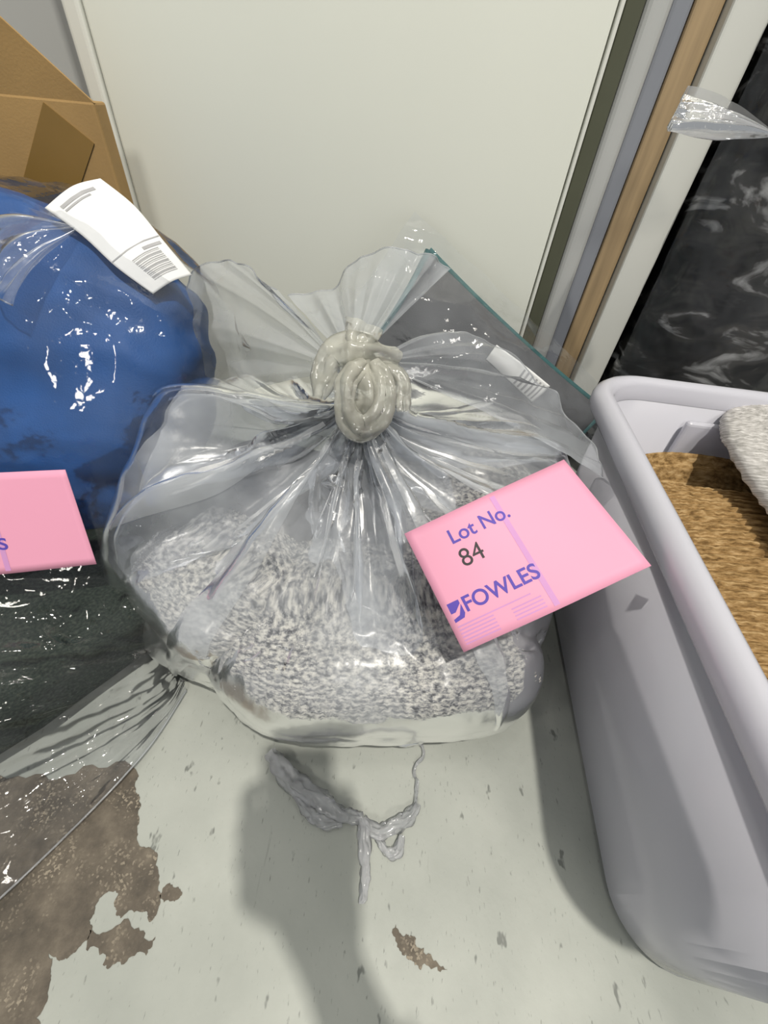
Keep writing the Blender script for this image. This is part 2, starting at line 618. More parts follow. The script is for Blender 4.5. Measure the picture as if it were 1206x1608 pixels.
MT = {
    'floor': floor_mat(),
    'bare': bare_concrete_mat(),
    'wall': mat('grey_wall_paint', (0.46, 0.47, 0.46), 0.7, 0.03, 5),
    'panel': mat('off_white_panel', (0.80, 0.82, 0.74), 0.55, 0.02, 2.5),
    'panel_edge': mat('panel_edge_trim', (0.78, 0.79, 0.73), 0.4, 0.02, 3),
    'steel': mat('grey_painted_steel', (0.47, 0.48, 0.47), 0.4, 0.03, 8),
    'steel_shaded': mat('shaded_side_steel', (0.25, 0.265, 0.30), 0.45, 0.04, 8),  # darker copy of the post steel, the side's shade put into the colour
    'wood': mat('tan_wood', (0.36, 0.26, 0.145), 0.6, 0.18, 14, stretch=(6, 6, 0.4)),
    'white_board': mat('white_board', (0.68, 0.69, 0.645), 0.45, 0.02, 4),
    'dark_gap': mat('dark_olive_gap_shade', (0.08, 0.085, 0.055), 0.8, 0.1, 9),  # shade in the gap between partition and post, painted as colour
    'card': mat('corrugated_cardboard', (0.40, 0.25, 0.095), 0.8, 0.10, 10, 0.15, 300),
    'tape': mat('brown_parcel_tape', (0.26, 0.155, 0.04), 0.3, 0.08, 12),
    'blue': mat('royal_blue_fabric', (0.007, 0.082, 0.29), 0.6, 0.22, 9, 0.25, 500),
    'green': knit_mat('dark_green_weave', [(0.008, 0.014, 0.009), (0.02, 0.032, 0.022), (0.05, 0.06, 0.045)], 0.9, 260, 260),
    'knit': knit_mat('cream_grey_knit', [(0.035, 0.036, 0.042), (0.23, 0.23, 0.235), (0.52, 0.50, 0.45), (0.74, 0.71, 0.64)], 0.95, 130, 170, lo=0.37, hi=0.63),
    'grey_cushion': mat('charcoal_cloth', (0.115, 0.118, 0.122), 0.85, 0.15, 12, 0.3, 600),
    'grey_smooth': mat('smooth_grey_cloth', (0.15, 0.15, 0.16), 0.8, 0.15, 14, 0.2, 500),
    'teal': mat('teal_piping', (0.03, 0.125, 0.125), 0.7, 0.15, 40),
    'pink': mat('pink_card', (0.84, 0.365, 0.515), 0.6, 0.015, 6),
    'ink_blue': mat('blue_ink', (0.10, 0.06, 0.42), 0.6, 0.05, 40),
    'ink_lilac': mat('lilac_ink', (0.62, 0.30, 0.58), 0.6, 0.03, 40),
    'ink_black': mat('black_ink', (0.03, 0.025, 0.03), 0.6, 0.05, 40),
    'ink_grey': mat('grey_print', (0.40, 0.40, 0.41), 0.6, 0.1, 60),
    'paper': mat('white_paper', (0.86, 0.87, 0.86), 0.6, 0.02, 12),
    'tub': plastic_tub_mat(),
    'jute': knit_mat('brown_jute', [(0.14, 0.08, 0.028), (0.33, 0.205, 0.083), (0.52, 0.36, 0.18)], 0.9, 70, 300),
    'white_weave': knit_mat('white_cotton_weave', [(0.34, 0.33, 0.31), (0.56, 0.54, 0.52), (0.78, 0.76, 0.74)], 0.9, 70, 300),
    'fur': fur_mat(),
    'film_milky': film('milky_poly_film', 0.27, 0.26, hazecol=(0.84, 0.88, 0.93), ior=1.33, bump=0.15, hvar=0.75),
    'film_ear': film('gathered_poly_film', 0.31, 0.24, hazecol=(0.84, 0.88, 0.93), ior=1.33, bump=0.15),
    'film_pleat': film('doubled_poly_film', 0.36, 0.24, hazecol=(0.86, 0.89, 0.92), ior=1.33, bump=0.15, hvar=0.3),
    'film_knot': film('knotted_poly_film', 0.45, 0.2, hazecol=(0.93, 0.92, 0.80), hvar=0.5, ior=1.4, bump=0.5),
    'film_clear': film('clear_poly_film', 0.045, 0.06, ior=1.4, bump=0.5, bscale=35),
    'film_scrap': film('crumpled_clear_film', 0.42, 0.1, hazecol=(0.95, 0.96, 0.98), ior=1.35),
    'film_white': film('bright_gathered_film', 0.62, 0.12, hazecol=(0.95, 0.96, 0.97), ior=1.5, hvar=0.5, bump=0.6),
    'phone': mat('black_phone_case', (0.02, 0.02, 0.022), 0.4, 0.05, 20),
    'skin': mat('skin', (0.55, 0.33, 0.24), 0.55, 0.06, 15),
    'sleeve': mat('navy_sleeve', (0.03, 0.04, 0.07), 0.85, 0.15, 20),
}

# ------------------------------------------------------------------ structure
fl = link('floor', box_mesh('floor', -2.2, 2.2, -2.2, 1.2, -0.05, 0.0), MT['floor'])
tag(fl, kind='structure', label='pale grey painted concrete floor with scuffs and bare worn patches')
wl = link('wall_back', box_mesh('wall_back', -2.2, 2.2, 1.0, 1.1, 0.0, 2.2), MT['wall'])
tag(wl, kind='structure', label='plain grey wall behind the panels')


def jagged(pts, amp, depth, seed):
    """closed outline broken into rough chips"""
    rnd = random.Random(seed)
    P = [Vector(p) for p in pts]
    for d in range(depth):
        Q = []
        for i, a in enumerate(P):
            b = P[(i + 1) % len(P)]
            m = (a + b) / 2
            t = b - a
            n = Vector((-t.y, t.x))
            Q += [a, m + n * rnd.uniform(-amp, amp)]
        P = Q
    return P


def floor_patch(name, pts, amp=0.28, depth=4, seed=1, z=0.0006, parent=None):
    P = jagged(pts, amp, depth, seed)
    bm = bmesh.new()
    vs_ = [bm.verts.new((p.x, p.y, z)) for p in P]
    f = bm.faces.new(vs_)
    if f.normal.z < 0:
        f.normal_flip()
    bmesh.ops.triangulate(bm, faces=[f])
    me = bpy.data.meshes.new(name)
    bm.to_mesh(me)
    bm.free()
    return link(name, me, MT['bare'], parent)


# ------------------------------------------------------------------ panels and posts behind
pn = thing('white_partition', 'large off-white flat partition standing upright behind the tied bag', 'partition', (-0.133, 0.86, 0))
pn_b = link('board', box_mesh('board', -0.345, 0.364, -0.010, 0.03, 0.0, 1.6, 0.004), MT['panel'], pn)
link('edge_trim', box_mesh('edge_trim', -0.373, -0.347, -0.014, 0.03, 0.0, 1.6, 0.006, 3), MT['panel_edge'], pn)
link('edge_strip', box_mesh('edge_strip', 0.366, 0.372, -0.012, 0.03, 0.0, 1.6, 0.003), MT['panel_edge'], pn)

po = thing('steel_post', 'grey painted steel post with a side coloured in blue-grey shade beside the white panel', 'post', (0.29, 0.90, 0))
link('face', box_mesh('face', -0.021, 0.014, -0.04, 0.06, 0, 1.6, 0.012, 4), MT['steel'], po)
link('side_channel', box_mesh('side_channel', 0.0145, 0.042, -0.028, 0.06, 0, 1.6, 0.005), MT['steel_shaded'], po)  # post's receding side, shade painted in
link('gap_shade_strip', box_mesh('gap_shade_strip', -0.046, -0.0215, -0.035, 0.06, 0, 1.6, 0.002), MT['dark_gap'], po)  # no seal here: dark strip standing in for the shaded gap
wb = link('wooden_batten', box_mesh('wooden_batten', -0.019, 0.0185, -0.03, 0.03, 0, 1.6, 0.004), MT['wood'])
wb.location = (0.352, 0.90, 0)
tag(wb, 'tan wooden upright between the steel post and the white board', 'batten')
bo = link('white_board', box_mesh('white_board', -0.027, 0.027, -0.03, 0.03, 0, 1.6, 0.004), MT['white_board'])
bo.location = (0.399, 0.88, 0)
tag(bo, 'narrow white board edge beside the black fur bag', 'board')


# bare patches where the floor paint has worn off
floor_patch('bare_patch', [(-0.262, 0.112), (-0.25, 0.088), (-0.236, 0.058), (-0.206, 0.04), (-0.187, 0.0), (-0.190, -0.008), (-0.205, -0.002), (-0.221, -0.008),
                           (-0.233, 0.010), (-0.246, 0.008), (-0.250, -0.012), (-0.244, -0.024), (-0.252, -0.034), (-0.262, -0.040), (-0.275, -0.036), (-0.262, -0.055), (-0.249, -0.09),
                           (-0.35, -0.16), (-0.55, -0.16), (-0.55, 0.02), (-0.40, 0.10)], 0.22, 4, 3, parent=fl)
floor_patch('bare_patch', [(-0.246, -0.018), (-0.225, -0.016), (-0.2, -0.013), (-0.181, -0.018), (-0.184, -0.031), (-0.20, -0.036), (-0.215, -0.042), (-0.222, -0.033), (-0.24, -0.032)], 0.3, 3, 8, parent=fl)
floor_patch('bare_patch', [(-0.187, 0.020), (-0.175, 0.019), (-0.168, 0.013), (-0.176, 0.008), (-0.19, 0.011)], 0.25, 3, 5, parent=fl)
floor_patch('bare_patch', [(0.056, 0.008), (0.062, 0.001), (0.070, 0.0), (0.080, -0.007), (0.095, -0.015), (0.109, -0.022), (0.094, -0.020), (0.082, -0.022), (0.07, -0.016), (0.058, -0.008)], 0.35, 3, 11, parent=fl)

# ------------------------------------------------------------------ cardboard box behind the blue bag
cb = thing('cardboard_box', 'brown cardboard box with a raised flap standing behind the blue bag', 'box', (-0.645, 0.79, 0))
cb.rotation_euler = (0, 0, math.radians(9))
link('box_body', box_mesh('box_body', -0.2, 0.2, -0.09, -0.05, 0.0, 0.572, 0.003), MT['card'], cb)
bm = bmesh.new()
prof = [(-0.2, 0.571), (0.2, 0.571), (0.04, 0.715), (-0.2, 0.715)]
f0 = [bm.verts.new((x, -0.089 - (z - 0.571) * 0.12, z)) for x, z in prof]
f1 = [bm.verts.new((x, -0.084 - (z - 0.571) * 0.12, z)) for x, z in prof]
bm.faces.new(f0)
bm.faces.new(f1[::-1])
for i in range(4):
    bm.faces.new((f0[i], f1[i], f1[(i + 1) % 4], f0[(i + 1) % 4]))
bmesh.ops.recalc_face_normals(bm, faces=bm.faces[:])
me = bpy.data.meshes.new('flap')
bm.to_mesh(me)
bm.free()
link('flap', me, MT['card'], cb)
tp = link('packing_tape', box_mesh('packing_tape', -0.03, 0.03, -0.0915, -0.0905, -0.13, 0.10), MT['tape'], cb)
tp.location = (0.10, 0, 0.47)
tp.rotation_euler = (0, math.radians(38), 0)

# ------------------------------------------------------------------ blue bundle, green throw, their clear bag
P = superell((0, 0, 0), (0.29, 0.115, 0.215), 0.62, 0.55, 200, 120)
N = normals(P, True)
q = P * np.array([3.0, 5, 9])
amp = 0.03 * (fbm(q, 3) - 0.5) + 0.022 * (ridged(P * np.array([4.0, 4, 10]) + 2 * fbm(P * 5, 7)[..., None], 5) - 0.6)
P = P - N * amp[..., None] * -1
P = rot(P, 'X', -27)
P = rot(P, 'Y', 5)
P = P + np.array([-0.575, 0.525, 0.285])
bl = link('blue_blanket', grid_mesh('blue_blanket', P, True), MT['blue'])
tag(bl, 'puffy royal blue folded blanket inside the clear bag at left', 'blanket')

P = superell((0, 0, 0), (0.30, 0.19, 0.065), 0.5, 0.45, 220, 90)
N = normals(P, True)
P = P + N * (0.02 * (fbm(P * 9, 13) - 0.5) + 0.012 * (ridged(P * np.array([14, 4, 8.0]), 21) - 0.6))[..., None]
uv = np.stack([P[..., 0], P[..., 1] + P[..., 2]], -1)
P = rot(P, 'Z', 51)
P = P + np.array([-0.528, 0.262, 0.070])
gr = link('green_throw', grid_mesh('green_throw', P, True, uv=uv), MT['green'])
tag(gr, 'dark green speckled throw lying under the blue blanket', 'throw')

ctrl = [
    [(-.85, .70, .42), (-.6, .68, .45), (-.45, .67, .46), (-.36, .66, .44), (-.29, .66, .38), (-.27, .68, .3)],
    [(-.85, .58, .49), (-.6, .58, .505), (-.46, .585, .505), (-.36, .58, .485), (-.275, .585, .42), (-.235, .62, .29)],
    [(-.85, .44, .42), (-.6, .43, .43), (-.46, .425, .43), (-.35, .435, .41), (-.26, .47, .35), (-.215, .56, .2)],
    [(-.85, .32, .29), (-.6, .315, .29), (-.48, .315, .28), (-.37, .335, .26), (-.285, .39, .22), (-.24, .46, .12)],
    [(-.85, .19, .19), (-.62, .20, .18), (-.5, .21, .175), (-.39, .235, .16), (-.31, .275, .12), (-.275, .33, .05)],
    [(-.85, .0, .15), (-.62, .05, .15), (-.48, .11, .145), (-.37, .165, .115), (-.30, .22, .06), (-.275, .27, .012)],
    [(-.85, -.2, .03), (-.6, -.06, .04), (-.44, .03, .045), (-.345, .105, .04), (-.275, .18, .022), (-.262, .235, .005)],
    [(-.8, -.35, .004), (-.55, -.2, .004), (-.40, -.07, .004), (-.33, .02, .004), (-.27, .13, .004), (-.245, .215, .003)],
]
P = spline_patch(ctrl, 260, 230)
N = normals(P)
uu = np.linspace(0, 1, 260)[:, None] * np.ones((1, 230))
vv = np.ones((260, 1)) * np.linspace(0, 1, 230)[None, :]
w1 = ridged(np.stack([uu * 9 + 1.2 * vn(P * 6, 40), vv * 5, uu * 0], -1), 31, 2)
w2 = ridged(P * 22 + 1.5 * fbm(P * 7, 50)[..., None], 33, 2)
low = np.clip((uu - 0.45) / 0.2, 0, 1)
w3 = ridged(np.stack([uu * 34 + 2.5 * vn(P * 5, 44), vv * 3, uu * 0], -1), 37, 2)
disp = 0.016 * (w1 - 0.55) + 0.008 * (w2 - 0.5) * (0.4 + low) + 0.009 * (w3 - 0.5) * low
flat = np.clip((1 - uu) / 0.06, 0.5, 1)
sgn = -1.0 if N[120, 100, 2] < 0 else 1.0
P = P + sgn * N * (np.maximum(disp, -0.008) * flat + 0.004 * low)[..., None]
P[..., 2] = np.maximum(P[..., 2], 0.0025)
P = push_out(P, [bl, gr], 0.007)
cbag_edge = P[-1].copy()
cbag = thing('clear_bag', 'glossy clear plastic bag over the blue and green textiles at left', 'bag', (-.3, .2, 0))
link('bag_film', grid_mesh('bag_film', P - np.array(cbag.location)), MT['film_clear'], cbag)
cbag_edge[:, 2] = np.maximum(cbag_edge[:, 2], 0.003)
link('bag_edge_glint', grid_mesh('bag_edge_glint', tube_points(cbag_edge[::6], [0.0011] * len(cbag_edge[::6]), 8, 260) - np.array(cbag.location), True), MT['film_pleat'], cbag)  # milky strand added for the bright glint line along the film edge
tag(cbag, 'glossy clear plastic bag over the blue and green textiles at left', 'bag')

# ------------------------------------------------------------------ white paper label on the blue bag
lab_c = [[(-.405, .53, .490), (-.382, .555, .508), (-.362, .58, .514)],
         [(-.370, .525, .468), (-.35, .55, .484), (-.328, .575, .492)],
         [(-.334, .512, .443), (-.315, .537, .457), (-.296, .56, .463)],
         [(-.300, .512, .418), (-.284, .535, .427), (-.268, .555, .430)]]
LP = spline_patch(lab_c, 28, 16)
lab = thing('paper_label', 'white printed paper label with a barcode on top of the blue bag', 'label', (0, 0, 0))
link('sheet', solid_sheet('sheet', LP, 0.0008), MT['paper'], lab)
LN = normals(LP)
LS = 1.0 if LN[14, 8, 2] > 0 else -1.0


def decal(name, ctrlpts, u0, u1, v0, v1, material, parent, off=0.0009, nu=6, nv=4):
    C = np.asarray(ctrlpts, float)
    A = catmull(C, np.linspace(u0, u1, nu) * (C.shape[0] - 1))
    B = catmull(A.transpose(1, 0, 2), np.linspace(v0, v1, nv) * (C.shape[1] - 1)).transpose(1, 0, 2)
    n = normals(B)
    s = 1.0 if n[nu // 2, nv // 2, 2] > 0 else -1.0
    B = B + s * n * off
    return link(name, grid_mesh(name, B), material, parent)


decal('print_line', lab_c, 0.09, 0.12, 0.18, 0.72, MT['ink_grey'], lab)
decal('print_line', lab_c, 0.135, 0.15, 0.18, 0.6, MT['ink_grey'], lab)
decal('fold_line', lab_c, 0.615, 0.625, 0.02, 0.98, MT['ink_grey'], lab)
for k in range(15):
    w = [0.006, 0.003, 0.009, 0.004, 0.005][k % 5]
    a = 0.70 + k * 0.0135
    decal('barcode_bar', lab_c, a, a + w, 0.28, 0.78, MT['ink_grey'], lab, nv=5, nu=2 + 1)
decal('print_line', lab_c, 0.66, 0.685, 0.55, 0.9, MT['ink_grey'], lab)


# ------------------------------------------------------------------ pink lot cards
def text_mesh(s, size, bold=0.0, shear=0.0):
    cu = bpy.data.curves.new('lettering', 'FONT')
    cu.body = s
    cu.size = size
    cu.offset = bold
    cu.shear = shear
    cu.align_x = 'LEFT'
    cu.extrude = 0.0001
    ob = bpy.data.objects.new('lettering_tmp', cu)
    COL.objects.link(ob)
    dg = bpy.context.evaluated_depsgraph_get()
    me = bpy.data.meshes.new_from_object(ob.evaluated_get(dg))
    bpy.data.objects.remove(ob)
    return me


def lot_card(TL, TR, BR, BL, label, bend=0.0, number='84'):
    TL, TR, BR, BL = [np.array(p, float) for p in (TL, TR, BR, BL)]
    root = thing('lot_card', label, 'card', tuple(BL))
    org = BL.copy()
    W = np.linalg.norm(TR - TL)
    Hh = np.linalg.norm(TL - BL)

    def S(u, v):   # u to the right, v downwards, 0..1
        u = np.asarray(u)[..., None]
        v = np.asarray(v)[..., None]
        p = TL * (1 - u) * (1 - v) + TR * u * (1 - v) + BR * u * v + BL * (1 - u) * v
        n = np.cross(TR - TL, TL - BL)
        n = n / np.linalg.norm(n)
        return p + n * (bend * np.sin(np.pi * np.clip(u, 0, 1)) ** 2), n
    uu, vv = np.meshgrid(np.linspace(0, 1, 24), np.linspace(0, 1, 14), indexing='ij')
    G, n = S(uu, vv)
    link('card_sheet', solid_sheet('card_sheet', G - org, 0.0008), MT['pink'], root)

    def flat(me, name, u0, v0, material):
        co = np.zeros(len(me.vertices) * 3)
        me.vertices.foreach_get('co', co)
        co = co.reshape(-1, 3)
        q, n = S(u0 + co[:, 0] / W, v0 - co[:, 1] / Hh)
        co2 = q + n * (0.0006 + co[:, 2:3]) - org
        me.vertices.foreach_set('co', co2.ravel())
        me.update()
        o = link(name, me, material, root)
        return o

    def strip(name, pts, material):
        bm = bmesh.new()
        vv_ = []
        for (a, b) in pts:
            vv_.append(bm.verts.new((a * W, -b * Hh, 0.0)))
        bm.faces.new(vv_)
        bmesh.ops.subdivide_edges(bm, edges=bm.edges[:], cuts=3, use_grid_fill=True)
        me = bpy.data.meshes.new(name)
        bm.to_mesh(me)
        bm.free()
        return flat(me, name, 0.0, 0.0, material)

    strip('divider_band', [(0.50, 0.03), (0.53, 0.03), (0.53, 0.97), (0.50, 0.97)], MT['ink_lilac'])
    flat(text_mesh('Lot No.', 0.165 * Hh, 0.0003), 'lettering', 0.20, 0.24, MT['ink_blue'])
    if number:
        flat(text_mesh(number, 0.20 * Hh), 'lot_number', 0.20, 0.44, MT['ink_black'])
    flat(text_mesh('FOWLES', 0.165 * Hh, 0.0004), 'lettering', 0.105, 0.745, MT['ink_blue'])
    strip('logo_square', [(0.03, 0.635), (0.095, 0.635), (0.095, 0.665), (0.055, 0.715), (0.03, 0.715)], MT['ink_blue'])
    strip('logo_hook', [(0.098, 0.672), (0.098, 0.745), (0.085, 0.775), (0.03, 0.785), (0.03, 0.76), (0.068, 0.745)], MT['ink_blue'])
    for k in range(6):
        b = 0.815 + k * 0.027
        strip('print_line', [(0.03, b), (0.43 if k == 0 else 0.22, b), (0.43 if k == 0 else 0.22, b + 0.011), (0.03, b + 0.011)], MT['ink_lilac'])
    for k in range(4):
        b = 0.86 + k * 0.027
        strip('print_line', [(0.31, b), (0.47, b), (0.47, b + 0.011), (0.31, b + 0.011)], MT['ink_lilac'])
    return root


lot_card((.024, .300, .275), (.195, .387, .330), (.259, .264, .305), (.094, .203, .215),
         'pink lot card numbered 84 lying across the tied bag beside the tub', 0.004)
lot_card((-0.4928, 0.2827, 0.2992), (-0.3352, 0.3142, 0.3039), (-0.3190, 0.2703, 0.2037), (-0.4918, 0.2263, 0.1989),
         'pink lot card on the clear bag at the left edge', 0.002, None)

# ------------------------------------------------------------------ knit throw inside the tied bag
kt = thing('knit_throw', 'cream and grey chunky knit throw folded inside the tied bag', 'throw', (0, 0.36, 0.0))


def knit_roll(name, c, L, hy, hz, yaw, pitch=0, seed=0, n_u=230, n_v=230, dip=None):
    """folded knit: rounded section swept along x with closing ends"""
    u = np.linspace(-1, 1, n_u)[:, None]
    a = np.linspace(0, 2 * np.pi, n_v, endpoint=False)[None, :]
    end = np.clip(1 - np.abs(u) ** 3.2, 0, 1) ** 0.42
    pw = lambda s, e: np.sign(s) * np.abs(s) ** e
    y = hy * end * pw(np.cos(a), 0.6)
    z = hz * (0.15 + 0.85 * end) * end ** 0.3 * pw(np.sin(a), 0.6)
    x = L * u + 0 * a
    P = np.stack([x, y, z], -1)
    Nn = normals(P)
    if (Nn[n_u // 2, n_v // 4] @ np.array([0, 0, 1])) < 0:
        Nn = -Nn
    P = P + Nn * (0.035 * (fbm(P * 7 + seed, seed) - 0.5) + 0.012 * (ridged(P * np.array([9, 16, 16.0]), seed + 3) - 0.6))[..., None]
    if dip is not None:
        for (dx, dy, s, am) in dip:
            g = np.exp(-((P[..., 0] - dx) ** 2 + (P[..., 1] - dy) ** 2) / s ** 2) * (P[..., 2] > 0)
            P[..., 2] -= am * g
    per = 2 * np.pi * 0.5 * (hy + hz)
    U = (x + L)
    V = a / (2 * np.pi) * per + 0 * u
    st = np.abs(np.sin(U * np.pi / 0.0095 + 1.2 * vn(P * 40, 3))) * np.abs(np.sin(V * np.pi / 0.0075 + 1.5 * vn(P * 40, 5)))
    P = P + Nn * (0.0034 * (st - 0.4))[..., None]
    uvs = np.stack([U, V], -1)
    P = rot(P, 'Y', pitch)
    P = rot(P, 'Z', yaw)
    P = P + np.array(c) - np.array(kt.location)
    me = grid_mesh(name, P, False, True, uv=uvs)
    return link(name, me, MT['knit'], kt)


KR = []
KR.append(knit_roll('front_fold', (0.012, 0.300, 0.080), 0.212, 0.138, 0.080, 7, 0, 2))
KR.append(knit_roll('left_fold', (-0.215, 0.34, 0.085), 0.125, 0.105, 0.084, -30, 0, 8))
KR.append(knit_roll('back_fold', (0.115, 0.505, 0.11), 0.145, 0.085, 0.105, 18, 0, 15))

P = superell((0, 0, 0), (0.17, 0.085, 0.10), 0.6, 0.55, 160, 90)
N = normals(P, True)
P = P + N * (0.03 * (fbm(P * 8, 77) - 0.5) + 0.02 * (ridged(P * np.array([6, 14, 14.0]), 78) - 0.6))[..., None]
P = rot(P, 'Z', -8) + np.array([-0.115, 0.475, 0.105])
gb = link('grey_blanket', grid_mesh('grey_blanket', P, True), MT['grey_smooth'])
tag(gb, 'smooth grey cloth tucked behind the knit throw inside the tied bag', 'cloth')

# ------------------------------------------------------------------ the tied bag
tb = thing('tied_bag', 'milky translucent plastic bag tied in a knot around the knit throw', 'bag', (-0.045, 0.45, 0))
KX, KY, KZ = -0.045, 0.45, 0.345
tab = [  # azimuth deg, shoulder r, shoulder z, floor r, sag at half way
    (-155, .340, .190, .325, -.004), (-147, .315, .140, .315, .030), (-139, .300, .125, .311, .022), (-128, .265, .150, .290, -.012), (-112, .220, .150, .268, .022),
    (-98, .205, .160, .262, .020), (-84, .215, .165, .278, .010), (-70, .235, .165, .297, .018), (-58, .25, .175, .305, -.006), (-47, .262, .185, .315, -.012),
    (-31, .280, .195, .318, .012), (-17, .298, .220, .312, .012), (0, .312, .255, .305, .010), (26, .290, .270, .300, .0), (55, .220, .270, .255, .015),
    (90, .165, .265, .205, .02), (130, .210, .260, .235, .02), (155, .235, .285, .25, .015), (171, .262, .305, .27, .0), (-177, .276, .308, .275, -.006), (-169, .288, .270, .285, .035), (-162, .312, .232, .305, .022)]
ta = np.radians(np.array([t[0] for t in tab], float))
order = np.argsort(ta)
ta = ta[order]
tv = np.array([t[1:] for t in tab], float)[order]
NA, NV = 420, 170
ph = np.linspace(-np.pi, np.pi, NA, endpoint=False)
ext_a = np.concatenate([ta - 2 * np.pi, ta, ta + 2 * np.pi])
cols = [np.interp(ph, ext_a, np.concatenate([tv[:, k]] * 3)) for k in range(4)]
ker = np.array([1, 2, 3, 2, 1], float)
ker /= ker.sum()
cols = [np.convolve(np.concatenate([c[-2:], c, c[:2]]), ker, 'valid') for c in cols]
rs, zs, rf, sag = cols
prof = np.stack([
    np.stack([0 * ph + 0.012, 0 * ph + KZ - 0.01], -1),
    np.stack([rs * 0.22, KZ - 0.01 - (KZ - zs) * 0.24 - sag * 0.7], -1),
    np.stack([rs * 0.55, KZ - (KZ - zs) * 0.55 - sag], -1),
    np.stack([rs * 0.92, zs + 0.012], -1),
    np.stack([rs * 0.5 + rf * 0.54, zs * 0.62], -1),
    np.stack([rf * 1.01, zs * 0.22], -1),
    np.stack([rf * 0.96, 0 * ph + 0.006], -1),
    np.stack([rf * 0.80, 0 * ph + 0.003], -1),
    np.stack([rf * 0.3, 0 * ph + 0.003], -1)], 0)     # (9, NA, 2)
RZ = catmull(prof, np.linspace(0, 8, NV)).transpose(1, 0, 2)    # (NA, NV, 2)
tt = np.linspace(0, 8, NV)[None, :]
phw = ph[:, None] + 0.05 * np.sin(ph[:, None] * 3 + tt * 0.7)
X = KX + RZ[..., 0] * np.cos(phw)
Yy = KY + RZ[..., 0] * np.sin(phw)
P = np.stack([X, Yy, RZ[..., 1]], -1)
N = normals(P, True)
if N[NA // 2, 40, 2] < 0:
    N = -N


def tri(x):
    return 1 - 2 * np.abs((x % 1.0) - 0.5)


pw_ = ph[:, None] + 0.25 * np.sin(ph[:, None] * 2 + 1) + 0.05 * tt * np.sin(ph[:, None] * 5)
pl = 0.75 * tri(pw_ * 8 / (2 * np.pi)) ** 2.2 + 0.25 * tri(pw_ * 21 / (2 * np.pi) + 0.3 * np.sin(ph[:, None] * 4)) ** 1.3
env = np.clip(tt / 0.5, 0, 1) * np.clip((5.0 - tt) / 3.6, 0, 1)
cr_ = ridged(np.stack([X * 13, Yy * 13, RZ[..., 1] * 13], -1) + 1.2 * fbm(P * 6, 61)[..., None], 66, 2)
tb_env = np.clip((6.6 - tt) / 1.2, 0, 1)
P = P + N * (0.026 * env * (pl - 0.45) + 0.009 * (cr_ - 0.55) * tb_env * np.clip(tt / 0.8, 0, 1))[..., None]
P[..., 2] = np.maximum(P[..., 2], 0.002)
P = push_out(P, KR + [gb], 0.007, True)
BODY, BN = P.copy(), normals(P, True)
if BN[NA // 2, 40, 2] < 0:
    BN = -BN
P = P - np.array(tb.location)
link('bag_body', grid_mesh('bag_body', P, True), MT['film_milky'], tb)


# the gathered inner layer of the neck, loose folds under the outer film
tsel = (tt[0] > 0.25) & (tt[0] < 3.35)
tl = tt[0][tsel]
G = BODY[:, tsel].copy()
gw = ph[:, None] + 0.3 * np.sin(ph[:, None] * 3 + 2)
dep = 0.006 + 0.022 * tri(gw * 9 / (2 * np.pi) + 0.4 * np.sin(tl[None, :] * 1.3)) ** 1.2 * np.clip(tl[None, :] / 1.2, 0, 1)
fade = 0.75 + 0.25 * np.sin(ph * 4 + 0.5) + 0.12 * np.sin(ph * 9)
for i in range(NA):      # every fold reaches down to its own length
    src = np.interp(tl * fade[i], tl, np.arange(len(tl)))
    k0 = np.clip(np.floor(src).astype(int), 0, len(tl) - 2)
    fr_ = (src - k0)[:, None]
    row_ = BODY[i, tsel]
    G[i] = row_[k0] * (1 - fr_) + row_[k0 + 1] * fr_
G = G - BN[:, tsel] * dep[..., None]
G = push_out(G, KR + [gb], 0.004, True)
link('gathered_layer', grid_mesh('gathered_layer', G - np.array(tb.location), True), MT['film_ear'], tb)


def pleat(az, w, t0, t1, drift=0.0, seed=0):
    """a doubled-over fold of film running down from the knot"""
    n1, n2 = 14, 70
    t = np.linspace(t0, t1, n2)
    k = t / 8 * (NV - 1)
    out = np.zeros((n1, n2, 3))
    for j in range(n2):
        f = (t[j] - t0) / (t1 - t0)
        ww = math.radians(w) * max(0.04, math.sin(math.pi * (0.12 + 0.88 * f))) ** 0.7
        c = math.radians(az + drift * f + 1.2 * math.sin(f * 7 + seed))
        kk = min(int(math.floor(k[j])), NV - 2)
        fk = k[j] - kk
        for i in range(n1):
            x = -1 + 2 * i / (n1 - 1)
            a_ = (c + x * ww + math.pi) / (2 * math.pi) * NA
            i0 = int(math.floor(a_))
            fa = a_ - i0
            p = (BODY[i0 % NA, kk] * (1 - fa) + BODY[(i0 + 1) % NA, kk] * fa) * (1 - fk) + (BODY[i0 % NA, kk + 1] * (1 - fa) + BODY[(i0 + 1) % NA, kk + 1] * fa) * fk
            out[i, j] = p + BN[i0 % NA, kk] * (0.002 + 0.005 * (1 - x * x) * (1 - 0.6 * f))
    link('pleat', grid_mesh('pleat', out - np.array(tb.location)), MT['film_pleat'], tb)


for az, w, t0, t1, dr in ((-128, 5.5, 0.6, 4.6, -4), (-47, 4.5, 0.6, 4.3, -4), (-159, 4, 0.6, 3.0, 4), (-104, 2.6, 0.6, 2.6, 4), (-80, 2.2, 0.6, 2.8, -3),
                          (-18, 4, 0.6, 3.2, 4), (6, 4, 0.6, 3.0, -3), (32, 5, 0.6, 2.8, 2), (176, 4, 0.6, 3.0, 6), (125, 6, 0.6, 3.0, 3)):
    pleat(az, w, t0, t1, dr, az)


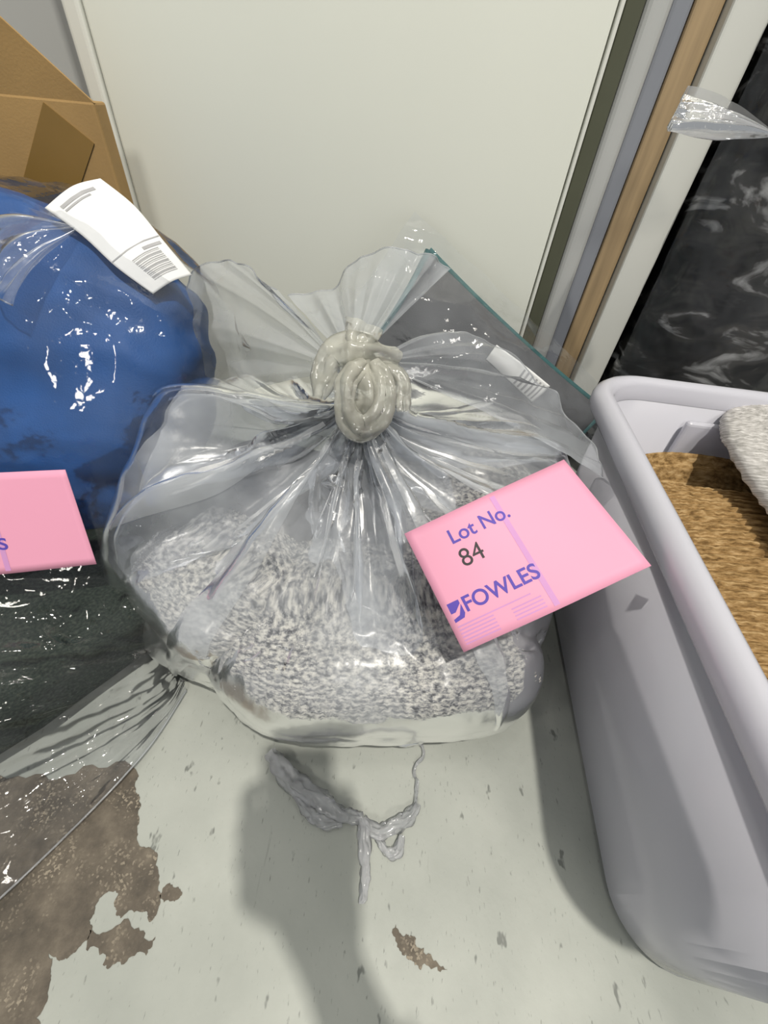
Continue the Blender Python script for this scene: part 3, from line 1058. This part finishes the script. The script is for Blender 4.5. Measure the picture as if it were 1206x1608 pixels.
def fan(name, apex, edge, parent, material, pleats=7, amp=0.01, t0=0.06, bow=0.0, seed=0, nu=120, nv=60, bowdir=(0, -0.4, 1)):
    """film gathered at a point and spread out to an edge line"""
    E_ = catmull(np.asarray(edge, float), np.linspace(0, len(edge) - 1, nu))[:, None, :]
    A = np.asarray(apex, float)
    t = np.linspace(t0, 1, nv)[None, :, None]
    P = A * (1 - t) + E_ * t + np.asarray(bowdir, float) * (bow * np.sin(np.pi * t))
    N = normals(P)
    s = np.linspace(0, 1, nu)[:, None]
    tt_ = t[..., 0]
    w = tri(s * pleats + 0.35 * np.sin(s * 9 + seed) + 0.1 * tt_) ** 1.4 + 0.4 * tri(s * pleats * 2.7 + seed) - 0.6
    cr = ridged(P * 17 + seed, seed + 70, 2) - 0.55
    P = P + N * (amp * w * np.sin(np.pi * np.clip(tt_ * 0.75 + 0.05, 0, 1)) + 0.014 * cr * tt_)[..., None]
    o = link(name, grid_mesh(name, P - np.array(parent.location)), material, parent)
    edge_glint = tube_points(P[::4, -1], [0.0009] * len(P[::4, -1]), 8, 160)  # thin whitish strand added to draw the edge's bright line
    link('edge_glint', grid_mesh('edge_glint', edge_glint - np.array(parent.location), True), MT['film_pleat'], parent)
    return o


fan('bag_ear', (-.062, .458, .372), [(-.29, .55, .245), (-.315, .575, .33), (-.294, .60, .405), (-.25, .60, .435), (-.208, .58, .438), (-.16, .55, .42)], tb, MT['film_ear'], 2.5, 0.014, bow=0.01, seed=3)
fan('bag_ear', (-.055, .462, .380), [(-.16, .60, .40), (-.10, .61, .42), (-.045, .60, .462), (.012, .60, .468), (.05, .61, .45)], tb, MT['film_ear'], 3, 0.012, bow=0.0, seed=11)
fan('bag_ear', (-.030, .462, .385), [(.06, .55, .395), (.15, .56, .365), (.215, .54, .325), (.268, .48, .292), (.275, .43, .275)], tb, MT['film_ear'], 2.6, 0.014, bow=0.012, seed=21)

# the knot
def knot_part(name, path, rad, seed):
    P = tube_points(path, rad, 36, 110, lambda a, t: 1 + 0.22 * np.sin(3 * a + 7 * t + seed) + 0.14 * np.sin(5 * a - 5 * t + seed))
    N = normals(P, True)
    P = P + N * (0.007 * (ridged(P * np.array([45, 45, 30.0]), seed + 9, 2) - 0.55))[..., None]
    link(name, grid_mesh(name, P - np.array(tb.location), True), MT['film_knot'], tb)


knot_part('knot_loop', [(-.040, .440, .392), (-.055, .417, .382), (-.052, .402, .352), (-.034, .402, .336), (-.016, .41, .350), (-.014, .425, .376), (-.030, .442, .392)],
          [.009, .011, .011, .013, .012, .010, .009], 0)
knot_part('knot_loop', [(-.005, .468, .39), (-.045, .450, .402), (-.074, .447, .395), (-.083, .435, .375), (-.088, .425, .354)], [.010, .015, .014, .011, .005], 2)
knot_part('knot_core', [(-.045, .445, .312), (-.042, .428, .335), (-.034, .422, .358), (-.042, .444, .382), (-.05, .46, .402), (-.045, .475, .42)], [.020, .012, .011, .015, .014, .018], 5)
knot_part('knot_loop', [(-.06, .46, .36), (-.03, .468, .378), (.002, .45, .372), (.01, .43, .345)], [.009, .011, .010, .006], 7)

# ------------------------------------------------------------------ charcoal cushion in its own bag
cu = thing('grey_cushion', 'charcoal cushion with teal piping leaning on the panel behind the tied bag', 'cushion', (0.15, 0.72, 0))
C0 = np.array([.030, .822, .425])
E1 = np.array([.378, -.075, -.222])
E2 = np.array([-.13, -.12, -.19])
nC = np.cross(E2, E1)
nC /= np.linalg.norm(nC)
if nC[1] > 0:
    nC = -nC


def pillow(side):
    s, t = np.meshgrid(np.linspace(0, 1, 90), np.linspace(0, 1, 70), indexing='ij')
    S, T = 2 * s - 1, 2 * t - 1
    th = 0.048 * (np.clip(1 - S ** 4, 0, 1) * np.clip(1 - T ** 4, 0, 1)) ** 0.6
    s2 = s + 0.025 * S * -(1 - T ** 2)
    t2 = t + 0.03 * T * -(1 - S ** 2)
    P = C0 + s2[..., None] * E1 + t2[..., None] * E2
    wr = 0.012 * (ridged(P * 9, 90) - 0.6) * np.clip(th / 0.03, 0, 1)
    return P + nC * (side * (th + wr))[..., None]


front, back = pillow(1), pillow(-1)
Pc = np.concatenate([front, back[::-1]], 0)
link('cover', grid_mesh('cover', Pc - np.array(cu.location), True), MT['grey_cushion'], cu)
s = np.linspace(0, 1, 16)
edge = []
for (a0, b0, a1, b1) in ((0, 0, 1, 0), (1, 0, 1, 1), (1, 1, 0, 1), (0, 1, 0, 0)):
    for k in s[:-1]:
        a, b = a0 + (a1 - a0) * k, b0 + (b1 - b0) * k
        S, T = 2 * a - 1, 2 * b - 1
        edge.append(C0 + (a - 0.025 * S * (1 - T * T)) * E1 + (b - 0.03 * T * (1 - S * S)) * E2)
edge.append(edge[0])
link('piping', grid_mesh('piping', tube_points(edge, [0.0065] * len(edge), 10, 300) - np.array(cu.location), True), MT['teal'], cu)

ctl = []
for b in (-0.10, 0.25, 0.6, 1.05):
    row = []
    for a, d in ((-0.12, 0.02), (0.15, 0.07), (0.4, 0.085), (0.65, 0.085), (0.9, 0.06), (1.06, 0.02)):
        dd = d if b > 0 else 0.01
        row.append(C0 + a * E1 + b * E2 + nC * dd)
    ctl.append(row)
P = spline_patch(ctl, 90, 120)
N = normals(P)
P = P + N * (0.012 * (ridged(P * np.array([10, 10, 16.0]) + fbm(P * 5, 2)[..., None], 97, 2) - 0.55))[..., None]
P[..., 2] = np.maximum(P[..., 2], 0.003)
cbg = link('cushion_bag', grid_mesh('cushion_bag', P), MT['film_clear'])
tag(cbg, 'clear plastic bag around the charcoal cushion with teal piping', 'bag')

tg_c = [[(.130, .62, .334), (.134, .618, .346), (.140, .62, .358)], [(.175, .612, .305), (.181, .610, .318), (.188, .612, .335)], [(.217, .61, .276), (.226, .608, .292), (.235, .61, .308)]]
tg = thing('care_label', 'small white printed tag on the charcoal cushion bag', 'tag', (0, 0, 0))
link('sheet', solid_sheet('sheet', spline_patch(tg_c, 16, 10), 0.0008), MT['paper'], tg)
for k in range(6):
    decal('print_line', tg_c, 0.52 + 0.07 * k, 0.55 + 0.07 * k, 0.15, 0.85, MT['ink_grey'], tg, 0.0010, 3, 5)


# ------------------------------------------------------------------ white tub
def rrect(x0, x1, y0, y1, r, n=10):
    pts = []
    for (cx, cy, a0) in ((x1 - r, y1 - r, 0), (x0 + r, y1 - r, 90), (x0 + r, y0 + r, 180), (x1 - r, y0 + r, 270)):
        for k in range(n + 1):
            a = math.radians(a0 + 90 * k / n)
            pts.append((cx + r * math.cos(a), cy + r * math.sin(a)))
    return pts


tu = thing('storage_tub', 'milky white plastic storage tub at the right edge', 'tub', (0.53, 0.30, 0))
YAW = math.radians(-3.2)


def tubpt(x, y, z):
    c, s_ = math.cos(YAW), math.sin(YAW)
    X0, Y0 = 0.27, 0.2
    dx, dy = x - X0, y - Y0
    return (X0 + c * dx - s_ * dy - 0.53, Y0 + s_ * dx + c * dy - 0.30, z)


def ring_loft(name, rings, cap_first=False, cap_last=False, material=None, parent=None):
    bm = bmesh.new()
    prev = None
    for (d, dy, z, r) in rings:
        pts = rrect(0.292 - d, 0.77 + d, -0.005 - dy, 0.60 + dy, r)
        vs_ = [bm.verts.new(tubpt(x, y, z)) for x, y in pts]
        if prev is None and cap_first:
            bm.faces.new(vs_)
        if prev is not None:
            n = len(vs_)
            for k in range(n):
                bm.faces.new((prev[k], prev[(k + 1) % n], vs_[(k + 1) % n], vs_[k]))
        prev = vs_
    if cap_last:
        bm.faces.new(prev)
    bmesh.ops.recalc_face_normals(bm, faces=bm.faces[:])
    me = bpy.data.meshes.new(name)
    bm.to_mesh(me)
    bm.free()
    me.polygons.foreach_set('use_smooth', [True] * len(me.polygons))
    return link(name, me, material, parent)


ring_loft('tub_body', [(-.014, -.014, 0, .05), (-.005, -.005, .003, .06), (0, 0, .012, .064), (.003, .020, .302, .07), (.000, .017, .302, .067), (-.004, -.004, .016, .06), (-.02, -.02, .008, .05)], True, True, MT['tub'], tu)
ring_loft('rim', [(.0035, .0205, .294, .07), (.022, .040, .297, .078), (.026, .044, .303, .08), (.0265, .0445, .314, .08), (.0245, .0425, .322, .079), (.019, .037, .3285, .077), (.012, .030, .331, .074),
                  (.005, .023, .3285, .07), (.001, .018, .322, .068), (-.0005, .0165, .300, .067)], False, False, MT['tub'], tu)
hp = link('handle_panel', box_mesh('handle_panel', -0.07, 0.075, -0.009, 0.004, -0.07, 0.05, 0.006, 3), MT['tub'], tu)
hp.location = (tubpt(0.505, 0.606, 0)[0], tubpt(0.505, 0.604, 0)[1], 0.232)
hp.rotation_euler = (math.radians(-3), 0, YAW)


# ------------------------------------------------------------------ woven basket and white woven rug in the tub
A = np.array([.47, .10, .125])
B = np.array([.485, .49, .218])
ax = (B - A) / np.linalg.norm(B - A)
sx = np.cross(ax, [0, 0, 1.0])
sx /= np.linalg.norm(sx)
sz = np.cross(sx, ax)
nu, nv = 200, 300
a = np.linspace(0, 2 * np.pi, nu, endpoint=False)[:, None]
v = np.linspace(0, 1, nv)[None, :]
Lb = np.linalg.norm(B - A)
endr = np.clip(v / 0.16, 0, 1) ** 0.5
row = np.abs(np.sin(v * Lb * np.pi / 0.0115))
strand = np.abs(np.sin(a * 0.14 * np.pi / 0.012 + np.floor(v * Lb / 0.0115) * 1.57))
rr = 1 + 0.0 * v
HX, HZ = 0.155, 0.066
lip = (1 - np.sin(a)) / 2 * np.clip((v - 0.7) / 0.3, 0, 1) ** 1.5
tilt = 0.02 * lip       # back lip reaches further
bulge = (0.86 + 0.2 * np.sin(np.pi * np.clip(v * 0.85 + 0.1, 0, 1)))
dx = (HX * endr * bulge + 0.003 * row * strand) * np.sign(np.cos(a)) * np.abs(np.cos(a)) ** 0.8
dz = (HZ * endr * bulge + 0.0065 * row * (0.5 + 0.5 * strand)) * np.sign(np.sin(a)) * np.abs(np.sin(a)) ** 0.8
dip_ = (1 + np.sin(a)) / 2 * np.clip((v - 0.72) / 0.28, 0, 1) ** 2
lift = (lip ** 1.5)[..., None] * np.array([-0.01, 0.03, 0.080]) + dip_[..., None] * np.array([0, -0.005, -0.03])
Pb = lift + A + (v * Lb + tilt)[..., None] * ax + dx[..., None] * sx + dz[..., None] * sz
inner = lift + A + (v * Lb + tilt)[..., None] * ax + (dx * 0.95)[..., None] * sx + (dz * 0.88)[..., None] * sz
Pall = np.concatenate([Pb, inner[:, ::-1]], 1)
uvb = np.stack([a * 0.14 + 0 * v, v * Lb + 0 * a], -1)
uvb = np.concatenate([uvb, uvb[:, ::-1]], 1)
bk = link('woven_basket', grid_mesh('woven_basket', Pall, True, uv=uvb), MT['jute'])
tag(bk, 'slumped brown woven jute basket lying in the storage tub', 'basket')

P = superell((0, 0, 0), (0.175, 0.25, 0.030), 0.75, 0.9, 240, 160)
N = normals(P, True)
if N[0, 80, 0] < 0:
    N = -N
rw = np.abs(np.sin(P[..., 1] * np.pi / 0.0115)) * (0.6 + 0.4 * np.abs(np.sin(P[..., 0] * np.pi / 0.010 + np.floor(P[..., 1] / 0.0115) * 1.57)))
P2 = P + N * (0.0035 * rw + 0.012 * (fbm(P * 8, 4) - 0.5))[..., None]
uvw = np.stack([P[..., 0], P[..., 1] + P[..., 2]], -1)
P2 = rot(P2, 'Z', -8)
P2 = P2 + np.array([.625, .42, .296])
rg = link('woven_rug', grid_mesh('woven_rug', P2, True, uv=uvw), MT['white_weave'])
tag(rg, 'off-white woven rug folded on top of the jute basket', 'rug')

# ------------------------------------------------------------------ black and white fur throw in clear plastic
fu = thing('fur_throw', 'black and white faux fur throw standing behind the tub', 'throw', (0.79, 0.90, 0))
P = superell((0, 0, 0.46), (0.355, 0.085, 0.46), 0.35, 0.35, 220, 140)
N = normals(P, True)
if N[0, 70, 0] < 0:
    N = -N
P = P + N * (0.05 * (fbm(P * 8, 5) - 0.5) + 0.02 * (ridged(P * 20, 6) - 0.5))[..., None]
P[..., 2] = np.maximum(P[..., 2], 0.001)
link('throw_body', grid_mesh('throw_body', P, True), MT['fur'], fu)
rnd = np.random.RandomState(4)
sel = np.argwhere((N[..., 1] < 0.3))
V, F = [], []
for k in range(9000):
    i, j = sel[rnd.randint(len(sel))]
    p = P[i, j] + rnd.uniform(-.005, .005, 3)
    n = N[i, j]
    d = n * 0.6 + np.array([rnd.uniform(-.5, .5), -0.2, -0.8 + rnd.uniform(-.4, .4)])
    d /= np.linalg.norm(d)
    sd = np.cross(d, n + 0.01)
    sd /= (np.linalg.norm(sd) + 1e-9)
    w, l = 0.0018, rnd.uniform(.018, .035)
    b = len(V)
    V += [p - sd * w, p + sd * w, p + d * l * .6 + n * .004 + sd * w * .6, p + d * l * .6 + n * .004 - sd * w * .6, p + d * l]
    F += [(b, b + 1, b + 2, b + 3), (b + 3, b + 2, b + 4)]
me = bpy.data.meshes.new('fur_pile')
me.from_pydata([tuple(x) for x in V], [], F)
fp = link('fur_pile', me, MT['fur'], fu)
fp['kind'] = 'stuff'

ctl = [[(.43, .86, .98), (.55, .78, .98), (.75, .76, .98), (1.1, .76, .98)],
       [(.43, .84, .70), (.52, .76, .70), (.75, .745, .70), (1.1, .745, .7)],
       [(.43, .83, .45), (.52, .75, .45), (.75, .735, .45), (1.1, .735, .45)],
       [(.44, .83, .2), (.53, .74, .2), (.75, .73, .2), (1.1, .73, .2)],
       [(.45, .83, .02), (.53, .745, .02), (.75, .74, .02), (1.1, .74, .02)]]
P = spline_patch(ctl, 160, 130)
N = normals(P)
P = P + N * (0.014 * (ridged(P * np.array([9, 9, 5.0]) + fbm(P * 6, 2)[..., None], 101, 2) - 0.5) + 0.005 * (ridged(P * 26, 102) - 0.5))[..., None]
P[..., 2] = np.maximum(P[..., 2], 0.002)
fb = thing('fur_bag', 'clear plastic bag around the black and white fur throw', 'bag', (0.79, 0.8, 0))
link('bag_film', grid_mesh('bag_film', P - np.array(fb.location)), MT['film_clear'], fb)
fan('bag_tail', (.418, .70, .606), [(.320, .76, .639), (.302, .72, .622), (.284, .68, .609), (.270, .64, .600)], fb, MT['film_white'], 3, 0.016, 0.03, 0.0, 44, bowdir=(0, 0, 1))

fan('bag_tail', (-.375, .53, .475), [(-.499, .57, .50), (-.50, .52, .475), (-.45, .45, .435), (-.41, .43, .423)], cbag, MT['film_ear'], 3, 0.012, 0.03, 0.008, 52)

# ------------------------------------------------------------------ loose plastic scrap on the floor
sc_ = thing('plastic_scrap', 'crumpled clear plastic strip lying on the floor before the bag', 'scrap', (0, 0.09, 0))


def strand_part(name, path, rad, seed, material):
    P = tube_points(path, rad, 22, 90, lambda a, t: 1 + 0.3 * np.sin(4 * a + 11 * t + seed) + 0.22 * np.sin(7 * a - 17 * t + seed))
    P[..., 2] = 0.001 + (P[..., 2] - 0.001) * 0.75
    P = P + 0.004 * (ridged(P * 70, seed + 5)[..., None] - 0.5)
    P[..., 2] = np.maximum(P[..., 2], 0.0012)
    return link(name, grid_mesh(name, P - np.array(sc_.location), True), material, sc_)


strand_part('film_strip', [(-.112, .150, .012), (-.098, .136, .012), (-.070, .116, .010), (-.04, .104, .010), (-.012, .092, .009), (.008, .092, .008)], [.005, .009, .010, .009, .007, .005], 1, MT['film_scrap'])
strand_part('film_strip', [(-.075, .112, .008), (-.055, .096, .008), (-.035, .084, .007), (-.012, .086, .007)], [.003, .006, .006, .004], 2, MT['film_scrap'])
strand_part('film_strip', [(.006, .096, .008), (.014, .078, .007), (.018, .055, .006), (.020, .030, .005), (.018, .020, .004)], [.004, .006, .005, .004, .002], 3, MT['film_scrap'])
strand_part('film_strip', [(.012, .090, .007), (.030, .080, .008), (.050, .088, .008), (.066, .098, .008), (.075, .112, .006)], [.004, .006, .007, .006, .003], 4, MT['film_scrap'])
strand_part('film_strip', [(.030, .076, .006), (.040, .064, .006), (.052, .064, .006), (.058, .080, .006)], [.003, .004, .005, .003], 5, MT['film_scrap'])
strand_part('twisted_tail', [(.072, .108, .004), (.075, .130, .004), (.072, .150, .004), (.083, .166, .004), (.072, .186, .004)], [.002, .0016, .0018, .0018, .001], 6, MT['film_scrap'])

# ------------------------------------------------------------------ the photographer's phone, hand and forearm (behind the viewpoint)
right, up, back = np.array(RX), np.array(UP), np.array(BK)
cen = np.array([0, 0, CAM_H]) + back * 0.012


def hp_(r, u, b=0.0):
    return tuple(cen + right * (r + 0.018) + up * u + back * b)


ph_ = link('phone', box_mesh('phone', -0.038, 0.038, -0.080, 0.080, 0.0, 0.009, 0.004, 3), MT['phone'])
Mp = Matrix((Vector(right), Vector(up), Vector(back))).transposed().to_4x4()
Mp.translation = hp_(0.012, -0.045)
ph_.matrix_world = Mp
tag(ph_, 'black phone held over the floor by the photographer', 'phone')
pe = thing('person', 'hand and dark sleeve of the person holding the phone', 'person', hp_(0.25, -0.30, 0.1))
chains = [
    ([(0.040, -0.135, 0.030), (0.035, -0.10, 0.030), (0.02, -0.06, 0.034)], [.028, .036, .034]),
    ([(0.045, -0.10, 0.030), (0.062, -0.07, 0.022), (0.062, -0.035, 0.008), (0.056, -0.01, -0.002)], [.015, .012, .0105, .008]),
    ([(0.0, -0.04, 0.034), (-0.03, -0.02, 0.026), (-0.038, -0.015, 0.006), (-0.03, -0.013, -0.006)], [.014, .010, .009, .007]),
    ([(0.0, -0.06, 0.034), (-0.032, -0.045, 0.026), (-0.040, -0.042, 0.006), (-0.03, -0.04, -0.006)], [.014, .010, .009, .007]),
    ([(0.0, -0.08, 0.034), (-0.032, -0.07, 0.026), (-0.040, -0.068, 0.006), (-0.03, -0.066, -0.006)], [.014, .010, .009, .007]),
    ([(0.005, -0.10, 0.034), (-0.03, -0.095, 0.026), (-0.037, -0.093, 0.006), (-0.03, -0.092, -0.005)], [.013, .009, .008, .006]),
    ([(0.02, -0.08, 0.034), (0.045, -0.14, 0.035), (0.085, -0.20, 0.06), (0.20, -0.33, 0.12)], [.034, .026, .030, .038]),
]
bm = bmesh.new()
for path, rad in chains:
    T = tube_points([hp_(*p) for p in path], rad, 14, 26)
    idx = [[bm.verts.new(T[i, j] - np.array(pe.location)) for j in range(26)] for i in range(14)]
    for i in range(14):
        for j in range(25):
            bm.faces.new((idx[i][j], idx[(i + 1) % 14][j], idx[(i + 1) % 14][j + 1], idx[i][j + 1]))
    bm.faces.new([idx[i][0] for i in range(14)])
    bm.faces.new([idx[i][25] for i in range(13, -1, -1)])
bmesh.ops.recalc_face_normals(bm, faces=bm.faces[:])
me = bpy.data.meshes.new('forearm_and_hand')
bm.to_mesh(me)
bm.free()
arm = link('forearm_and_hand', me, MT['skin'], pe)
md = arm.modifiers.new('one_skin', 'REMESH')
md.mode = 'VOXEL'
md.voxel_size = 0.0035
md.use_smooth_shade = True
T = tube_points([hp_(0.075, -0.19, 0.055), hp_(0.12, -0.24, 0.08), hp_(0.21, -0.34, 0.125), hp_(0.33, -0.46, 0.2)], [.040, .045, .052, .062], 24, 50)
link('sleeve', grid_mesh('sleeve', T - np.array(pe.location), True), MT['sleeve'], pe)
